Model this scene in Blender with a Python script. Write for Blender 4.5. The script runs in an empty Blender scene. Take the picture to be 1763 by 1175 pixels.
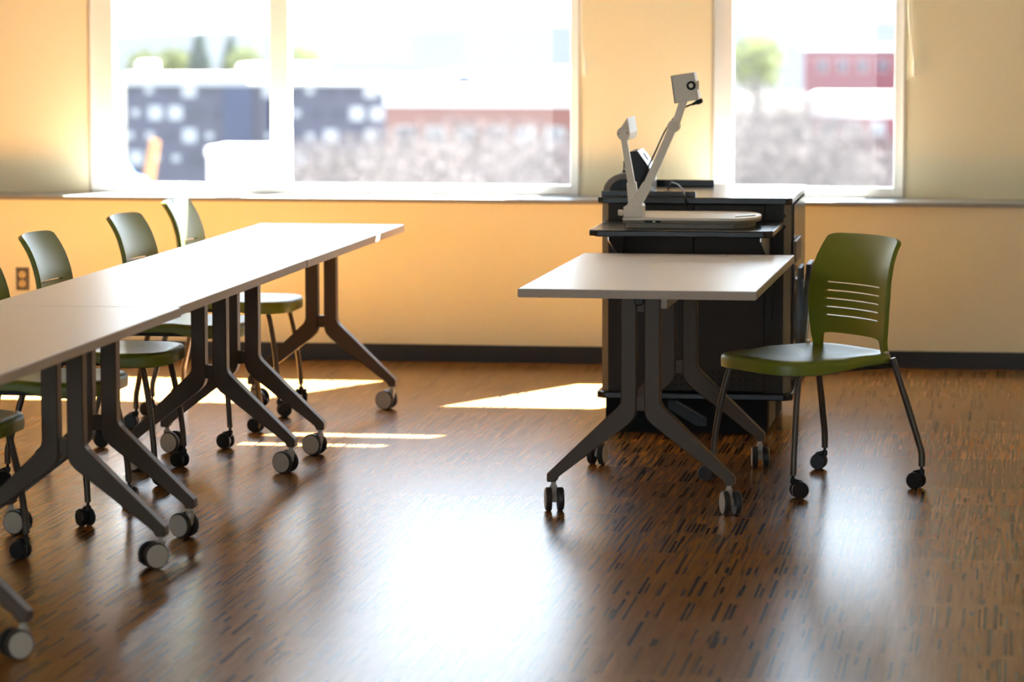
import bpy, bmesh, math, random
from mathutils import Vector, Matrix
random.seed(7)
PI = math.pi
SC = bpy.context.scene
COL = SC.collection

# ------------------------------------------------------------------ camera, sky, sun, exposure
cam_d = bpy.data.cameras.new('camera')
cam = bpy.data.objects.new('camera', cam_d)
COL.objects.link(cam)
F_PX, PITCH, ROLL, YAW, EYE = 5934.0, 0.1017, -0.001, 0.145, 1.69
cam_d.sensor_width = 36.0
cam_d.lens = F_PX * 36.0 / 1763.0
cam_d.clip_start = 0.1
cam_d.clip_end = 6000
cp, sp, cy, sy = math.cos(PITCH), math.sin(PITCH), math.cos(YAW), math.sin(YAW)
fw = Vector((-sy*cp, cy*cp, -sp)); rt = Vector((cy, sy, 0)); up = rt.cross(fw)
cr, sr = math.cos(ROLL), math.sin(ROLL)
r2 = rt*cr + up*sr; u2 = up*cr - rt*sr
M = Matrix.Identity(4)
for i in range(3):
    M[i][0] = r2[i]; M[i][1] = u2[i]; M[i][2] = -fw[i]
M[2][3] = EYE
cam.matrix_world = M
cam_d.dof.use_dof = True
cam_d.dof.focus_distance = 11.7
cam_d.dof.aperture_fstop = 3.0
SC.camera = cam

world = bpy.data.worlds.new('sky')
SC.world = world
world.use_nodes = True
wn = world.node_tree.nodes; wl = world.node_tree.links
wn.clear()
w_out = wn.new('ShaderNodeOutputWorld'); w_bg = wn.new('ShaderNodeBackground')
w_geo = wn.new('ShaderNodeTexCoord'); w_sep = wn.new('ShaderNodeSeparateXYZ'); w_ramp = wn.new('ShaderNodeValToRGB')
w_ramp.color_ramp.elements[0].position = 0.0; w_ramp.color_ramp.elements[0].color = (0.82, 0.91, 1.0, 1)
w_ramp.color_ramp.elements[1].position = 0.7; w_ramp.color_ramp.elements[1].color = (0.50, 0.68, 1.0, 1)
wl.new(w_geo.outputs['Generated'], w_sep.inputs[0]); wl.new(w_sep.outputs['Z'], w_ramp.inputs[0])
wl.new(w_ramp.outputs[0], w_bg.inputs[0]); wl.new(w_bg.outputs[0], w_out.inputs[0])
w_bg.inputs[1].default_value = 2.5

sun_d = bpy.data.lights.new('sun', 'SUN')
sun_d.energy = 98.0
sun_d.angle = 0.0093
sun_d.color = (1.0, 0.97, 0.94)
sun = bpy.data.objects.new('sun', sun_d)
COL.objects.link(sun)
sun.location = (8, 30, 25)
sun.rotation_euler = Vector((-0.55, -1.06, -1.0)).to_track_quat('-Z', 'Y').to_euler()

vs = SC.view_settings
vs.view_transform = 'Standard'; vs.look = 'None'; vs.gamma = 1.0; vs.use_curve_mapping = False
vs.exposure = 1.88
SC.cycles.use_denoising = True
SC.cycles.max_bounces = 14
SC.cycles.diffuse_bounces = 8
SC.cycles.glossy_bounces = 6
SC.cycles.transparent_max_bounces = 16
SC.cycles.sample_clamp_indirect = 8.0
SC.cycles.caustics_reflective = False
SC.cycles.caustics_refractive = False

# ------------------------------------------------------------------ materials
def s2l(c):
    return tuple(((x/255.0)/12.92 if x/255.0 <= 0.04045 else ((x/255.0+0.055)/1.055)**2.4) for x in c)

def mat(name, col, rough=0.5, metal=0.0, spec=None, var=0.06, scale=40.0, bump=0.0, coat=0.0):
    """principled material with a little procedural variation of colour (and optional fine relief)"""
    m = bpy.data.materials.new(name); m.use_nodes = True
    n = m.node_tree.nodes; l = m.node_tree.links
    b = n['Principled BSDF']
    b.inputs['Roughness'].default_value = rough
    if spec is None: spec = 0.5
    b.inputs['Metallic'].default_value = metal
    b.inputs['Specular IOR Level'].default_value = spec
    b.inputs['Coat Weight'].default_value = coat
    tc = n.new('ShaderNodeTexCoord'); nz = n.new('ShaderNodeTexNoise'); mx = n.new('ShaderNodeMixRGB')
    nz.inputs['Scale'].default_value = scale; nz.inputs['Detail'].default_value = 3
    l.new(tc.outputs['Object'], nz.inputs['Vector'])
    c = tuple(col)
    mx.inputs[1].default_value = tuple(x*(1-var) for x in c)+(1,)
    mx.inputs[2].default_value = tuple(min(1, x*(1+var)) for x in c)+(1,)
    l.new(nz.outputs['Fac'], mx.inputs[0]); l.new(mx.outputs[0], b.inputs['Base Color'])
    if bump:
        bp = n.new('ShaderNodeBump'); bp.inputs['Strength'].default_value = bump; bp.inputs['Distance'].default_value = 0.001
        l.new(nz.outputs['Fac'], bp.inputs['Height']); l.new(bp.outputs[0], b.inputs['Normal'])
    return m

MT = {}
MT['wall'] = mat('cream wall paint', (0.82, 0.78, 0.595), 0.6, spec=0.3, var=0.03, scale=60, bump=0.05)
MT['ceiling'] = mat('white ceiling', (0.66, 0.655, 0.64), 0.9, var=0.03)
MT['base'] = mat('black rubber baseboard', (0.009, 0.008, 0.008), 0.5, var=0.1)
MT['sill'] = mat('pale sill laminate', (0.22, 0.213, 0.195), 0.32, var=0.03)
MT['reveal'] = mat('beige reveal paint', (0.46, 0.43, 0.36), 0.6, var=0.03)
MT['frame'] = mat('white window frame', (0.80, 0.83, 0.86), 0.4, var=0.02)
MT['shade'] = mat('roller shade cloth', (0.42, 0.40, 0.36), 0.9, var=0.05, scale=300)
MT['cord'] = mat('white cord', (0.80, 0.78, 0.70), 0.5)
MT['white_top'] = mat('white table laminate', (0.88, 0.92, 1.0), 0.34, spec=0.85, var=0.02, scale=15)
MT['edge'] = mat('taupe edge band', (0.46, 0.37, 0.29), 0.5, var=0.05)
MT['leg'] = mat('bronze grey leg metal', (0.078, 0.052, 0.034), 0.48, spec=0.35, metal=0.0, var=0.08, scale=200)
MT['tyre'] = mat('dark caster tread', (0.020, 0.018, 0.017), 0.5)
MT['cap'] = mat('grey caster cap', (0.48, 0.44, 0.38), 0.45, var=0.04)
MT['steel'] = mat('bright steel', (0.55, 0.56, 0.58), 0.3, metal=1.0)
MT['black'] = mat('black plastic', (0.008, 0.008, 0.009), 0.45, spec=0.35)
MT['green'] = mat('olive green plastic', (0.150, 0.185, 0.010), 0.42, spec=0.6, var=0.05, scale=400, bump=0.03)
MT['cleg'] = mat('dark bronze chair leg', (0.085, 0.068, 0.056), 0.4, metal=0.4, var=0.08)
MT['char'] = mat('charcoal panel', (0.036, 0.030, 0.027), 0.6, spec=0.3, var=0.08, scale=150)
MT['post'] = mat('warm grey post metal', (0.185, 0.160, 0.130), 0.5, metal=0.1, var=0.06, scale=200)
MT['topblack'] = mat('black worktop laminate', (0.011, 0.011, 0.014), 0.22, spec=0.4, var=0.1, scale=300)
MT['plinth'] = mat('matt black plinth', (0.006, 0.006, 0.007), 0.7, spec=0.2)
MT['docw'] = mat('putty white plastic', (0.70, 0.645, 0.54), 0.42, var=0.03, scale=200)
MT['docd'] = mat('brown grey underside plastic', (0.20, 0.165, 0.125), 0.5)
MT['hole'] = mat('dark hole', (0.006, 0.006, 0.006), 0.8)
MT['brass'] = mat('cream socket face', (0.72, 0.52, 0.24), 0.5)
MT['plate'] = mat('dark bronze outlet plate', (0.10, 0.08, 0.05), 0.45)
MT['paper'] = mat('white paper', (0.75, 0.73, 0.70), 0.7)
MT['bluefile'] = mat('slate blue folder', (0.16, 0.21, 0.28), 0.5)
MT['darkfile'] = mat('dark folder cover', (0.020, 0.018, 0.018), 0.5)
MT['screen'] = mat('dark screen glass', (0.02, 0.02, 0.025), 0.12)
MT['silverpanel'] = mat('pale panel face', (0.55, 0.55, 0.55), 0.3)

def glass_mat(name, veil):
    m = bpy.data.materials.new(name); m.use_nodes = True
    n = m.node_tree.nodes; l = m.node_tree.links; n.clear()
    o = n.new('ShaderNodeOutputMaterial'); tr = n.new('ShaderNodeBsdfTransparent'); tl = n.new('ShaderNodeBsdfTranslucent')
    gl = n.new('ShaderNodeBsdfGlossy'); m1 = n.new('ShaderNodeMixShader'); m2 = n.new('ShaderNodeMixShader'); fr = n.new('ShaderNodeMapRange'); lw = n.new('ShaderNodeLayerWeight'); pw = n.new('ShaderNodeMath')
    tr.inputs[0].default_value = (0.95, 0.97, 0.96, 1); tl.inputs[0].default_value = (0.95, 0.95, 0.97, 1)
    gl.inputs[1].default_value = 0.02; lw.inputs[0].default_value = 0.5; pw.operation = 'POWER'; pw.inputs[1].default_value = 4.0
    fr.inputs[3].default_value = 0.006; fr.inputs[4].default_value = 0.7
    l.new(lw.outputs['Facing'], pw.inputs[0]); l.new(pw.outputs[0], fr.inputs[0])
    tc = n.new('ShaderNodeTexCoord'); nz = n.new('ShaderNodeTexNoise'); nz.inputs['Scale'].default_value = 3.0
    mr = n.new('ShaderNodeMapRange'); mr.inputs[3].default_value = veil*0.85; mr.inputs[4].default_value = veil*1.15
    l.new(tc.outputs['Object'], nz.inputs['Vector']); l.new(nz.outputs['Fac'], mr.inputs[0])
    l.new(mr.outputs[0], m1.inputs[0]); l.new(tr.outputs[0], m1.inputs[1]); l.new(tl.outputs[0], m1.inputs[2])
    l.new(fr.outputs[0], m2.inputs[0]); l.new(m1.outputs[0], m2.inputs[1]); l.new(gl.outputs[0], m2.inputs[2])
    l.new(m2.outputs[0], o.inputs[0])
    return m
MT['glass'] = glass_mat('window glass with glare veil', 0.0012)  # thin translucent veil imitates the glare that washes out the view
MT['clear'] = glass_mat('clear acrylic', 0.10)

def floor_mat():
    """brown cork-look vinyl with short dark dashes that run into the room"""
    m = bpy.data.materials.new('cork look vinyl with dark dashes'); m.use_nodes = True
    n = m.node_tree.nodes; l = m.node_tree.links
    b = n['Principled BSDF']
    geo = n.new('ShaderNodeNewGeometry'); sep = n.new('ShaderNodeSeparateXYZ'); l.new(geo.outputs['Position'], sep.inputs[0])
    def mth(op, a, c=None):
        k = n.new('ShaderNodeMath'); k.operation = op
        for i, v in enumerate((a, c)):
            if v is None: continue
            if isinstance(v, (int, float)): k.inputs[i].default_value = v
            else: l.new(v, k.inputs[i])
        return k.outputs[0]
    def dash(colw, rowl, off, prob, wmax):
        x = mth('DIVIDE', mth('ADD', sep.outputs[0], off), colw); y = mth('DIVIDE', mth('SUBTRACT', sep.outputs[1], 15.43), rowl)
        ci = mth('FLOOR', x); cj = mth('FLOOR', y); fx = mth('FRACT', mth('ADD', x, 1000)); fy = mth('SUBTRACT', y, cj)
        cmb = n.new('ShaderNodeCombineXYZ'); l.new(ci, cmb.inputs[0]); l.new(cj, cmb.inputs[1]); cmb.inputs[2].default_value = off*7.3
        wn_ = n.new('ShaderNodeTexWhiteNoise'); wn_.noise_dimensions = '3D'; l.new(cmb.outputs[0], wn_.inputs['Vector'])
        sc = n.new('ShaderNodeSeparateColor'); l.new(wn_.outputs['Color'], sc.inputs[0])
        on = mth('LESS_THAN', wn_.outputs['Value'], prob)
        ln = mth('ADD', mth('MULTIPLY', mth('POWER', sc.outputs[1], 1.2), 0.70), 0.28)
        start = mth('MULTIPLY', sc.outputs[0], mth('SUBTRACT', 1.0, ln))
        inside = mth('MULTIPLY', mth('GREATER_THAN', fy, start), mth('LESS_THAN', fy, mth('ADD', start, ln)))
        wd = mth('ADD', mth('MULTIPLY', sc.outputs[2], wmax*0.5), wmax*0.5)
        inx = mth('LESS_THAN', mth('ABSOLUTE', mth('SUBTRACT', fx, 0.5)), mth('MULTIPLY', wd, 0.5))
        return mth('MULTIPLY', mth('MULTIPLY', on, inside), inx)
    d = mth('MINIMUM', mth('ADD', dash(0.0142, 0.372, 0.0, 0.29, 0.74), dash(0.031, 0.186, 3.371, 0.10, 0.36)), 1.0)
    # long streaky grain along the dashes
    mp = n.new('ShaderNodeMapping'); mp.inputs['Scale'].default_value = (90, 3.0, 1); l.new(geo.outputs['Position'], mp.inputs[0])
    nz = n.new('ShaderNodeTexNoise'); nz.inputs['Scale'].default_value = 1.0; nz.inputs['Detail'].default_value = 4; l.new(mp.outputs[0], nz.inputs['Vector'])
    nz2 = n.new('ShaderNodeTexNoise'); nz2.inputs['Scale'].default_value = 260; nz2.inputs['Detail'].default_value = 2; l.new(geo.outputs['Position'], nz2.inputs['Vector'])
    mxn = n.new('ShaderNodeMixRGB'); mxn.inputs[0].default_value = 0.25; l.new(nz.outputs['Fac'], mxn.inputs[1]); l.new(nz2.outputs['Fac'], mxn.inputs[2])
    rp = n.new('ShaderNodeValToRGB'); l.new(mxn.outputs[0], rp.inputs[0])
    rp.color_ramp.elements[0].position = 0.3; rp.color_ramp.elements[0].color = (0.205, 0.090, 0.021, 1)
    rp.color_ramp.elements[1].position = 0.7; rp.color_ramp.elements[1].color = (0.312, 0.145, 0.037, 1)
    # each tile a slightly different tone
    oi = n.new('ShaderNodeObjectInfo'); mr = n.new('ShaderNodeMapRange'); mr.inputs[3].default_value = 0.90; mr.inputs[4].default_value = 1.08
    l.new(oi.outputs['Random'], mr.inputs[0])
    mul = n.new('ShaderNodeMixRGB'); mul.blend_type = 'MULTIPLY'; mul.inputs[0].default_value = 1; l.new(rp.outputs[0], mul.inputs[1]); l.new(mr.outputs[0], mul.inputs[2])
    mx = n.new('ShaderNodeMixRGB'); l.new(d, mx.inputs[0]); l.new(mul.outputs[0], mx.inputs[1]); mx.inputs[2].default_value = (0.008, 0.007, 0.009, 1)
    l.new(mx.outputs[0], b.inputs['Base Color'])
    rr = n.new('ShaderNodeMapRange'); rr.inputs[3].default_value = 0.21; rr.inputs[4].default_value = 0.29; l.new(nz2.outputs['Fac'], rr.inputs[0])
    l.new(rr.outputs[0], b.inputs['Roughness'])
    b.inputs['Specular IOR Level'].default_value = 0.18
    bp = n.new('ShaderNodeBump'); bp.inputs['Strength'].default_value = 0.12; bp.inputs['Distance'].default_value = 0.0006
    l.new(nz.outputs['Fac'], bp.inputs['Height']); l.new(bp.outputs[0], b.inputs['Normal'])
    return m
MT['floor'] = floor_mat()

# ------------------------------------------------------------------ mesh helpers
class MB:
    """collects shapes, becomes ONE mesh object"""
    def __init__(self): self.v = []; self.f = []; self.mi = []; self.cur = 0
    def add(self, vs_, fs):
        o = len(self.v); self.v += [tuple(p) for p in vs_]; self.f += [tuple(i+o for i in q) for q in fs]; self.mi += [self.cur]*len(fs)
        return self
    def box(self, x0, x1, y0, y1, z0, z1):
        return self.add([(x0,y0,z0),(x1,y0,z0),(x1,y1,z0),(x0,y1,z0),(x0,y0,z1),(x1,y0,z1),(x1,y1,z1),(x0,y1,z1)],
                        [(3,2,1,0),(4,5,6,7),(0,1,5,4),(1,2,6,5),(2,3,7,6),(3,0,4,7)])
    def prism(self, pts, a0, a1, axis='y'):
        """polygon pts (two coords) extruded along an axis; ccw seen from the low end's outside is not required"""
        n = len(pts)
        def P(p, a):
            if axis == 'y': return (p[0], a, p[1])
            if axis == 'z': return (p[0], p[1], a)
            return (a, p[0], p[1])
        vs_ = [P(p, a0) for p in pts] + [P(p, a1) for p in pts]
        fs = [tuple(range(n)), tuple(range(2*n-1, n-1, -1))] + [((i+1) % n, i, i+n, (i+1) % n+n) for i in range(n)]
        return self.add(vs_, fs)
    def lathe(self, prof, n=20, mtx=None):
        """(radius, height) profile about z"""
        vs_ = []; fs = []; k = len(prof)
        for i in range(n):
            a = 2*PI*i/n
            for r, h in prof: vs_.append(Vector((r*math.cos(a), r*math.sin(a), h)))
        for i in range(n):
            j = (i+1) % n
            for q in range(k-1): fs.append((i*k+q, j*k+q, j*k+q+1, i*k+q+1))
        if prof[0][0] > 1e-6: fs.append(tuple(i*k for i in range(n-1, -1, -1)))
        if prof[-1][0] > 1e-6: fs.append(tuple(i*k+k-1 for i in range(n)))
        if mtx is not None: vs_ = [mtx @ p for p in vs_]
        return self.add(vs_, fs)
    def tube(self, path, r, n=10, flat=1.0, cap=True):
        """round tube along a path; r may be a list"""
        path = [Vector(p) for p in path]; m = len(path)
        rs = r if isinstance(r, (list, tuple)) else [r]*m
        vs_ = []; fs = []
        ref = None
        for i, p in enumerate(path):
            t = (path[min(i+1, m-1)]-path[max(i-1, 0)]).normalized()
            if ref is None:
                ref = Vector((1, 0, 0)) if abs(t.x) < 0.9 else Vector((0, 1, 0))
            a = (ref - t*ref.dot(t)).normalized(); b = t.cross(a); ref = a
            for q in range(n):
                th = 2*PI*q/n
                vs_.append(p + a*math.cos(th)*rs[i] + b*math.sin(th)*rs[i]*flat)
        for i in range(m-1):
            for q in range(n):
                w = (q+1) % n
                fs.append((i*n+q, i*n+w, (i+1)*n+w, (i+1)*n+q))
        if cap: fs += [tuple(range(n-1, -1, -1)), tuple((m-1)*n+q for q in range(n))]
        return self.add(vs_, fs)
    def mesh(self, name, mats, bevel=0.0, seg=2, smooth=False, angle=40):
        me = bpy.data.meshes.new(name)
        me.from_pydata(self.v, [], self.f); me.update()
        bm = bmesh.new(); bm.from_mesh(me)
        for f, i in zip(bm.faces, self.mi): f.material_index = i
        bmesh.ops.recalc_face_normals(bm, faces=bm.faces)
        if bevel:
            es = [e for e in bm.edges if len(e.link_faces) == 2 and e.calc_face_angle(0) > math.radians(25)]
            bmesh.ops.bevel(bm, geom=es, offset=bevel, segments=seg, profile=0.5, affect='EDGES', clamp_overlap=True)
        if smooth:
            for f in bm.faces: f.smooth = True
            for e in bm.edges:
                if len(e.link_faces) == 2 and e.calc_face_angle(0) > math.radians(angle): e.smooth = False
        bm.to_mesh(me); bm.free()
        for m in (mats if isinstance(mats, (list, tuple)) else [mats]): me.materials.append(m)
        return me
    def build(self, name, mats, parent=None, **kw):
        return link(name, self.mesh(name, mats, **kw), parent)

def link(name, me, parent=None, loc=(0, 0, 0), rot=(0, 0, 0)):
    o = bpy.data.objects.new(name, me); COL.objects.link(o)
    o.location = loc; o.rotation_euler = rot
    if parent is not None: o.parent = parent
    return o
def tag(o, label, cat, group=None):
    o['label'] = label; o['category'] = cat
    if group: o['group'] = group
    return o
def thing(name, label, cat, loc=(0, 0, 0), rz=0, group=None):
    o = bpy.data.objects.new(name, None); COL.objects.link(o); o.empty_display_size = 0.1
    o.location = loc; o.rotation_euler = (0, 0, rz)
    return tag(o, label, cat, group)
def struct(o): o['kind'] = 'structure'; return o
def copy_tree(o, parent=None):
    c = o.copy(); COL.objects.link(c); c.parent = parent
    for ch in o.children: copy_tree(ch, c)
    return c
def rotx(a): return Matrix.Rotation(a, 4, 'X')
def roty(a): return Matrix.Rotation(a, 4, 'Y')
def rotz(a): return Matrix.Rotation(a, 4, 'Z')
def tr(x, y, z): return Matrix.Translation((x, y, z))

# ------------------------------------------------------------------ the room
XL, XR, YF, ZC = -9.0, 2.6, -3.0, 3.62
WY, UY, OY = 15.43, 15.70, 16.02          # lower wall face, upper wall face, outside face
W1 = (-4.294, -1.973); W2 = (-1.373, -0.491); WTOP = 3.48; SZ = 0.745

# floor: slab plus vinyl tiles laid in rows parallel to the window wall
fl = MB().box(XL, XR, YF, WY+0.02, -0.2, -0.0022).build('floor', MT['floor']); struct(fl)
tw, tl = 0.93, 0.372
tile_me = MB().box(0.0, tw, 0.0004, tl-0.0004, -0.0020, 0.0).mesh('tile', MT['floor'])
row = 0
y = WY - tl
while y > 7.3:
    x = -5.6 + (0.31*row) % tw - tw
    while x < 0.9:
        link('tile', tile_me, fl, (x, y, 0)); x += tw
    y -= tl; row += 1

struct(MB().box(XL, XR, YF, OY, ZC, ZC+0.2).build('ceiling', MT['ceiling']))
struct(MB().box(XL-0.2, XL, YF, OY, -0.2, ZC+0.2).build('wall_left', MT['wall']))
struct(MB().box(XR, XR+0.2, YF, OY, -0.2, ZC+0.2).build('wall_right', MT['wall']))
b = MB().box(XL, XR, YF-0.2, YF, -0.2, 0.9).box(XL, XR, YF-0.2, YF, 2.6, ZC+0.2)
FILL_WIN = [(-8.4, -6.0), (-5.6, -3.2), (-2.8, -0.4), (0.0, 2.2)]  # openings added behind the camera to give the room soft fill light
fx = [XL]+[v for w in FILL_WIN for v in w]+[XR]
for i in range(0, len(fx), 2): b.box(fx[i], fx[i+1], YF-0.2, YF, 0.9, 2.6)
struct(b.build('wall_front', MT['wall']))
for k, w in enumerate(FILL_WIN):
    f = MB()
    for a in (w[0], w[1]-0.05): f.box(a, a+0.05, YF-0.16, YF-0.06, 0.9, 2.6)
    f.box(w[0]+0.05, w[1]-0.05, YF-0.16, YF-0.06, 0.9, 0.95); f.box(w[0]+0.05, w[1]-0.05, YF-0.16, YF-0.06, 2.55, 2.6)
    fo = struct(f.build('window_%d' % (3+k), MT['frame'], bevel=0.004))  # out of view, added only as a fill light source
    MB().box(w[0]+0.051, w[1]-0.051, YF-0.114, YF-0.108, 0.951, 2.549).build('pane', MT['glass'], fo)
b = MB().box(XL, XR, WY, OY, -0.2, SZ-0.02)
xs = [XL] + [v for w in (W1, W2) for v in w] + [XR]
for i in range(0, len(xs), 2): b.box(xs[i], xs[i+1], UY, OY, SZ-0.02, ZC)
for w in (W1, W2): b.box(w[0], w[1], UY, OY, WTOP, ZC)
struct(b.build('wall_back', MT['wall']))
struct(MB().box(XL, XR, WY-0.022, UY+0.10, SZ-0.02, SZ).build('trim_1', MT['sill'], bevel=0.004))
struct(MB().box(XL, XR, WY-0.011, WY+0.005, -0.002, 0.078).build('baseboard_back', MT['base'], bevel=0.003))

def window(idx, w, mulls, lw, rw):
    """white frame around glass panes, set back in the wall opening"""
    y0, y1 = UY+0.018, UY+0.105
    b = MB()
    zb, zt = SZ+0.001, WTOP
    xs = [w[0]+lw] + [v for m in mulls for v in (m-0.045, m+0.045)] + [w[1]-rw]
    b.box(w[0], w[0]+lw, y0, y1, zb, zt); b.box(w[1]-rw, w[1], y0, y1, zb, zt)
    for m in mulls: b.box(m-0.045, m+0.045, y0, y1, zb, zt)
    for i in range(0, len(xs), 2):
        b.box(xs[i], xs[i+1], y0, y1, zb, zb+0.045); b.box(xs[i], xs[i+1], y0, y1, zt-0.045, zt)
    o = struct(b.build('window_%d' % idx, MT['frame'], bevel=0.004))
    for i in range(0, len(xs), 2):
        MB().box(xs[i]+0.001, xs[i+1]-0.001, y0+0.036, y0+0.042, zb+0.046, zt-0.046).build('pane', MT['glass'], o)
    # white jamb liner of the opening
    j = MB(); j.box(w[0], w[0]+0.012, UY-0.004, y0-0.001, zb, zt); j.box(w[1]-0.012, w[1], UY-0.004, y0-0.001, zb, zt)
    j.build('jamb_liner', MT['reveal'], o)
    return o
window(1, W1, [-3.387], 0.115, 0.05)
window(2, W2, [], 0.095, 0.055)

def blind(w, label, cord_x, cord_z, full):
    """roller shade half drawn; its pull cord hangs at the right side of the window"""
    t = thing('roller_blind', label, 'blind', (0.5*(w[0]+w[1]), UY+0.004, 2.72), 0, 'roller blinds over the windows')
    hw = 0.5*(w[1]-w[0])-0.016
    MB().box(-hw, hw, -0.001, 0.001, -0.86, -0.02).build('shade_cloth', MT['shade'], t)
    MB().box(-hw, hw, -0.008, 0.008, -0.875, -0.855).build('hem_bar', MT['frame'], t, bevel=0.003)
    MB().box(-hw, hw, -0.03, 0.0115, 0.065, 0.245).build('cassette', MT['frame'], t, bevel=0.004)
    MB().box(-hw, hw, -0.02, 0.0115, 0.325, 0.757).build('sun_stop_panel', MT['frame'], t, bevel=0.003)  # unseen panel, made tall to shut out sun above the upper slit
    cx = cord_x - t.location.x
    zz = cord_z - 2.72
    c = MB()
    c.tube([(cx-0.035, -0.028, 0.2), (cx-0.034, -0.030, -0.9), (cx-0.028, -0.030, -1.15), (cx-0.012, -0.030, zz+0.07), (cx, -0.030, zz+0.02)] if full else [(cx-0.02, -0.028, 0.2), (cx-0.02, -0.028, zz+0.12), (cx-0.002, -0.029, zz+0.02)], 0.003, 8)
    if full: c.tube([(cx-0.021, -0.028, 0.2), (cx-0.021, -0.030, -0.9), (cx-0.016, -0.030, -1.1), (cx-0.004, -0.030, zz+0.08), (cx+0.002, -0.030, zz+0.02)], 0.003, 8)
    c.build('pull_cord', MT['cord'], t, smooth=True)
    MB().box(cx-0.008, cx+0.008, -0.036, -0.020, zz-0.045, zz+0.025).build('cord_tensioner', MT['cord'], t, bevel=0.003)
    return t
blind(W2, 'roller blind of the narrow right window, white pull cord hanging down at its right jamb', -0.455, 1.345, True)
blind(W1, 'roller blind of the wide double window, small white cord tensioner on the wall pier', -1.948, 1.345, False)

# electrical outlet low on the wall, far left
t = thing('wall_outlet', 'dark bronze wall outlet with two cream sockets low on the wall behind the left chairs', 'outlet', (-4.545, WY, 0.357))
MB().box(-0.031, 0.031, -0.006, 0.0, -0.053, 0.053).build('cover_plate', MT['plate'], t, bevel=0.002)
for s in (-1, 1):
    so = MB().lathe([(0.0, 0.0), (0.0155, 0.0), (0.0165, -0.001), (0.0165, -0.004), (0.0, -0.004)], 18, tr(0, -0.0105, s*0.021) @ rotx(PI/2)).build('socket', MT['brass'], t)
    k = MB()
    for dx in (-0.006, 0.006): k.box(dx-0.0014, dx+0.0014, -0.0115, -0.0100, s*0.021+0.001, s*0.021+0.010)
    k.box(-0.0025, 0.0025, -0.0115, -0.0100, s*0.021-0.010, s*0.021-0.005)
    k.build('slot', MT['hole'], so)

# ------------------------------------------------------------------ flip-top tables on casters
def wheel_mesh(name, rad, wid, mats, n=28):
    """one caster wheel about the local x axis, cap faces outwards at +x"""
    b = MB(); mtx = roty(PI/2)
    b.cur = 0
    b.lathe([(rad*0.5, -wid/2), (rad-0.002, -wid/2), (rad, -wid/2+0.003), (rad, wid/2-0.004), (rad-0.003, wid/2)], n, mtx)
    b.cur = 1
    b.lathe([(0.0, wid/2-0.0005), (0.0, wid/2+0.002), (rad*0.86, wid/2+0.0015), (rad*0.90, wid/2-0.001)], n, mtx)
    return b.mesh(name, mats, smooth=True, angle=35)
TW_ME = wheel_mesh('wheel', 0.039, 0.019, [MT['tyre'], MT['cap']])
def fork_mesh():
    b = MB()
    b.lathe([(0.008, 0.062), (0.012, 0.064), (0.012, 0.080), (0.0085, 0.082), (0.0085, 0.098)], 14)
    b.prism([(-0.012, 0.080), (0.012, 0.080), (0.014, 0.060), (0.034, 0.046), (0.034, 0.030), (0.016, 0.026), (-0.006, 0.040)], -0.0085, 0.0085, 'x')
    b.v = [tuple(p) for p in b.v]
    return b.mesh('fork', MT['cap'], bevel=0.0015, seg=1)
FORK_ME = fork_mesh()
BRAKE_ME = MB().prism([(0.030, 0.050), (0.066, 0.034), (0.072, 0.022), (0.064, 0.024), (0.036, 0.034)], -0.008, 0.008, 'x').mesh('brake_lever', MT['black'], bevel=0.002, seg=1)
def table_caster(parent, x, y, a, brake=False):
    """swivel caster; wheels trail along local +y of the fork"""
    c = link('caster', FORK_ME, parent, (x, y, 0), (0, 0, a))
    link('wheel', TW_ME, c, (0.0195, 0.024, 0.039), (0, 0, 0))
    link('wheel', TW_ME, c, (-0.0195, 0.024, 0.039), (0, 0, PI))
    if brake: link('brake_lever', BRAKE_ME, c)
    return c

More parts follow.
